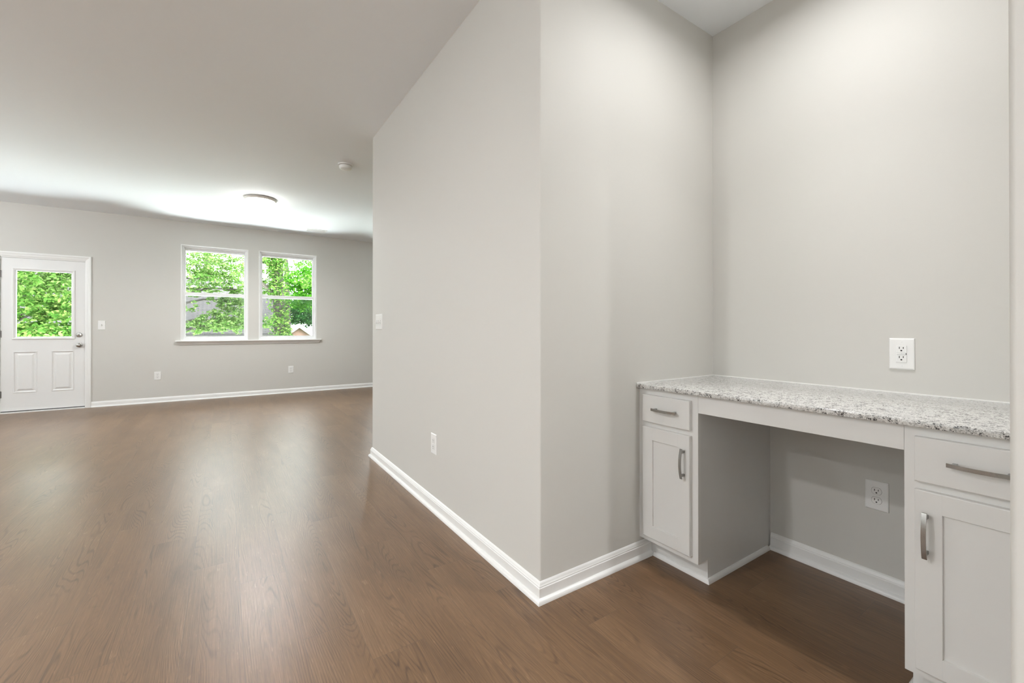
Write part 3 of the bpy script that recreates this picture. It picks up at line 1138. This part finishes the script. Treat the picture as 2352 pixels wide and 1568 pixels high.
# ivy-clad trunk in the right window
b0, t0 = at(645, 770, 14.4), at(634, 575, 14.4)
base = Vector((b0.x, 14.4, ground_z(14.4)))
iv = tag(empty('ivy_tree', base), 'big tree trunk clad in ivy seen through the right window', 'tree')
dirx = (t0.x - b0.x) / (t0.z - b0.z)
hh = 11.0
pts = [Vector((b0.x - base.x + dirx * (base.z + z - b0.z), 0, z)) for z in np.linspace(0, hh, 14)]
tk = MB().tube(pts, [.20 - .009 * k for k in range(14)], 16)
for k, (u, v) in enumerate([(560, 640), (600, 600), (575, 590)]):
    e = at(u, v, 14.4 + .4 * (k % 3)) - base
    a = Vector((b0.x - base.x + dirx * (base.z + e.z - .5 - b0.z), 0, max(1, e.z - .5)))
    tk.tube([a, a.lerp(e, .5) + Vector((0, 0, .15)), e], [.07, .05, .02], 7)
tk.build('trunk', 'bark', iv, smooth=True, weld=False)
pos = []
for z in np.linspace(.3, 8.5, 8500):
    cx = b0.x - base.x + dirx * (base.z + z - b0.z)
    side = rng.random()
    zz = z + base.z
    dens = .55 + .45 * math.sin(zz * 2.1 + 1.0)
    if side > .35 + .65 * dens:
        continue
    a = rng.normal(-PI / 2 + .5 * math.sin(zz * 1.7), 1.0)
    rr = .19 + abs(rng.normal(0, .06))
    pos.append((cx + rr * math.cos(a), rr * math.sin(a), z + rng.normal(0, .05)))
V, F = leaves(np.array(pos), .075, flat=.9, droop=.6)
foliage('ivy', V, F, 'leaf_mid', iv)
V, F = leaves(clusters([(tuple(at(u, v, Y) - base), r, .6, n) for u, v, Y, r, n in
                        [(565, 640, 14.8, .5, 260), (602, 600, 14.4, .55, 300), (697, 645, 14.7, .4, 160), (690, 592, 15.1, .5, 220), (576, 590, 14.5, .6, 300),
                         (610, 660, 14.8, .42, 200), (606, 740, 14.1, .42, 230)]], 2.8), .06, .8, .4)
foliage('crown', V, F, 'leaf_mid', iv)

# oak whose boughs hang across the roof in the left window
tree('oak_tree', on_ground(-1.55, 11.4), 8.5, .2,
     cl_px([(430, 700, 11.0, .25, 54), (445, 750, 11.2, .30, 153), (470, 742, 11.1, .33, 189), (500, 735, 11.1, .36, 216), (530, 722, 11.2, .40, 252), (552, 705, 11.3, .38, 216),
            (520, 750, 11.2, .34, 180), (545, 745, 11.4, .34, 180), (495, 690, 11.4, .22, 81), (530, 690, 11.5, .26, 108), (565, 690, 11.4, .3, 135),
            (440, 600, 11.4, .5, 204), (475, 610, 11.3, .55, 260), (510, 620, 11.3, .52, 248), (545, 612, 11.5, .5, 204), (460, 640, 11.2, .42, 186), (500, 640, 11.2, .40, 173),
            (430, 640, 11.4, .36, 124), (465, 665, 11.3, .2, 72), (440, 672, 11.3, .22, 81), (520, 668, 11.4, .22, 81), (555, 665, 11.4, .24, 90), (550, 580, 11.7, .45, 136),
            (490, 575, 11.7, .4, 111)], .5),
     'leaf_spring', .052, 'leafy bough reaching across the shingle roof in the left window', mul=3.6, flat=.7, droop=.4)

# deep green tree at the right edge of the right window
tree('maple_tree', on_ground(4.4, 18), 8.5, .22,
     cl_px([(700, 640, 18.5, .75, 520), (718, 660, 18, .85, 620), (712, 690, 18, .7, 460), (690, 665, 18.4, .5, 280), (735, 620, 18, .9, 500), (722, 600, 19, .6, 240), (745, 680, 18, 1.0, 500)], .65),
     'leaf_deep', .085, 'deep green dense tree at right edge of the right window', mul=3.2, flat=.7)
# dark wood behind the brick house
tree('shade_tree', on_ground(7.5, 33), 8.5, .3,
     cl_px([(672, 715, 34, 1.3, 700), (690, 720, 35, 1.4, 800), (708, 722, 34, 1.4, 800), (728, 720, 33, 1.6, 800), (706, 700, 36, 1.3, 600), (675, 690, 36, 1.1, 420)], .7),
     'leaf_dark', .15, 'dark green tree behind the distant brick house', mul=2.6, flat=.8)
# pale trees beyond the neighbour's roof
tree('tall_tree', on_ground(-.8, 31), 12, .32,
     cl_px([(440, 620, 30, 1.04, 189), (470, 600, 31, 1.12, 189), (500, 630, 31, 1.04, 189), (530, 600, 32, 1.04, 162), (552, 630, 31, 1.04, 189), (430, 580, 31, 0.96, 135), (520, 650, 30, 0.80, 144), (555, 655, 30, 0.72, 117)], .7),
     'leaf_mid', .11, 'tall pale tree rising behind the shingle roof in left window', mul=1.8, flat=.8)
tree('slender_tree', on_ground(3.1, 29), 11, .24,
     cl_px([(606, 640, 28, 0.80, 135), (610, 680, 28, 0.80, 162), (640, 620, 29, 0.88, 126), (662, 650, 28, 0.80, 135), (668, 610, 29, 0.80, 99), (602, 610, 29, 0.80, 99), (665, 685, 28, 0.72, 135), (612, 715, 28, 0.64, 117), (690, 620, 30, 0.80, 99)], .7),
     'leaf_mid', .11, 'slender tree with thin crown behind the ivy trunk')
# trees filling the door lite
tree('dogwood_tree', on_ground(-3.33, 11.6), 6.0, .10,
     cl_px([(46, 640, 11.1, .26, 110), (52, 625, 11.2, .26, 110), (50, 760, 11.2, .34, 240), (75, 765, 11.0, .36, 280), (105, 762, 11.1, .36, 280), (135, 765, 11.2, .36, 260), (160, 760, 11.3, .36, 220), (60, 735, 11.4, .34, 200),
            (145, 735, 11.3, .40, 280), (160, 715, 11.4, .36, 220), (75, 700, 11.6, .40, 260), (105, 695, 11.6, .42, 280), (120, 715, 11.5, .36, 220), (90, 722, 11.5, .32, 170),
            (150, 690, 11.6, .38, 220), (60, 680, 11.8, .36, 200)], .45)
     + [((x, 11.5 + .2 * (k % 3), z), .42, .6, 230) for k, (x, z) in enumerate([(-3.2, 2.5), (-2.8, 2.45), (-2.4, 2.5), (-3.1, 2.95), (-2.65, 2.95), (-2.3, 2.9), (-3.0, 3.4), (-2.5, 3.4)])],  # unseen upper crown added to block the sky mirrored in the floor
     'leaf_mid', .072, 'broad-leaved small tree with fresh leaves outside the back door', mul=1.7, flat=1.0, droop=.7)
tree('elm_tree', on_ground(-5.45, 16.5), 9, .16,
     cl_px([(50, 650, 15.5, .7, 380), (80, 640, 15.5, .75, 420), (110, 640, 15.6, .7, 380), (70, 670, 15.4, .6, 320), (100, 665, 15.5, .6, 320), (140, 640, 16, .6, 240),
            (155, 665, 15.5, .55, 260), (60, 620, 16, .7, 320), (95, 615, 16, .7, 320), (130, 612, 16, .7, 280), (165, 625, 16, .6, 240), (150, 705, 15.5, .5, 200), (50, 710, 15.8, .4, 120)], .5)
     + [((x, 15.6 + .2 * (k % 3), z), .8, .6, 330) for k, (x, z) in enumerate([(-4.6, 4.0), (-3.8, 4.1), (-3.2, 3.9), (-4.4, 4.9), (-3.6, 5.0), (-4.0, 5.8)])],  # higher clusters added out of view, cutting sky sheen on the floor
     'leaf_spring', .085, 'light green tree behind the small tree outside the back door', mul=1.6, flat=.9, droop=.5)
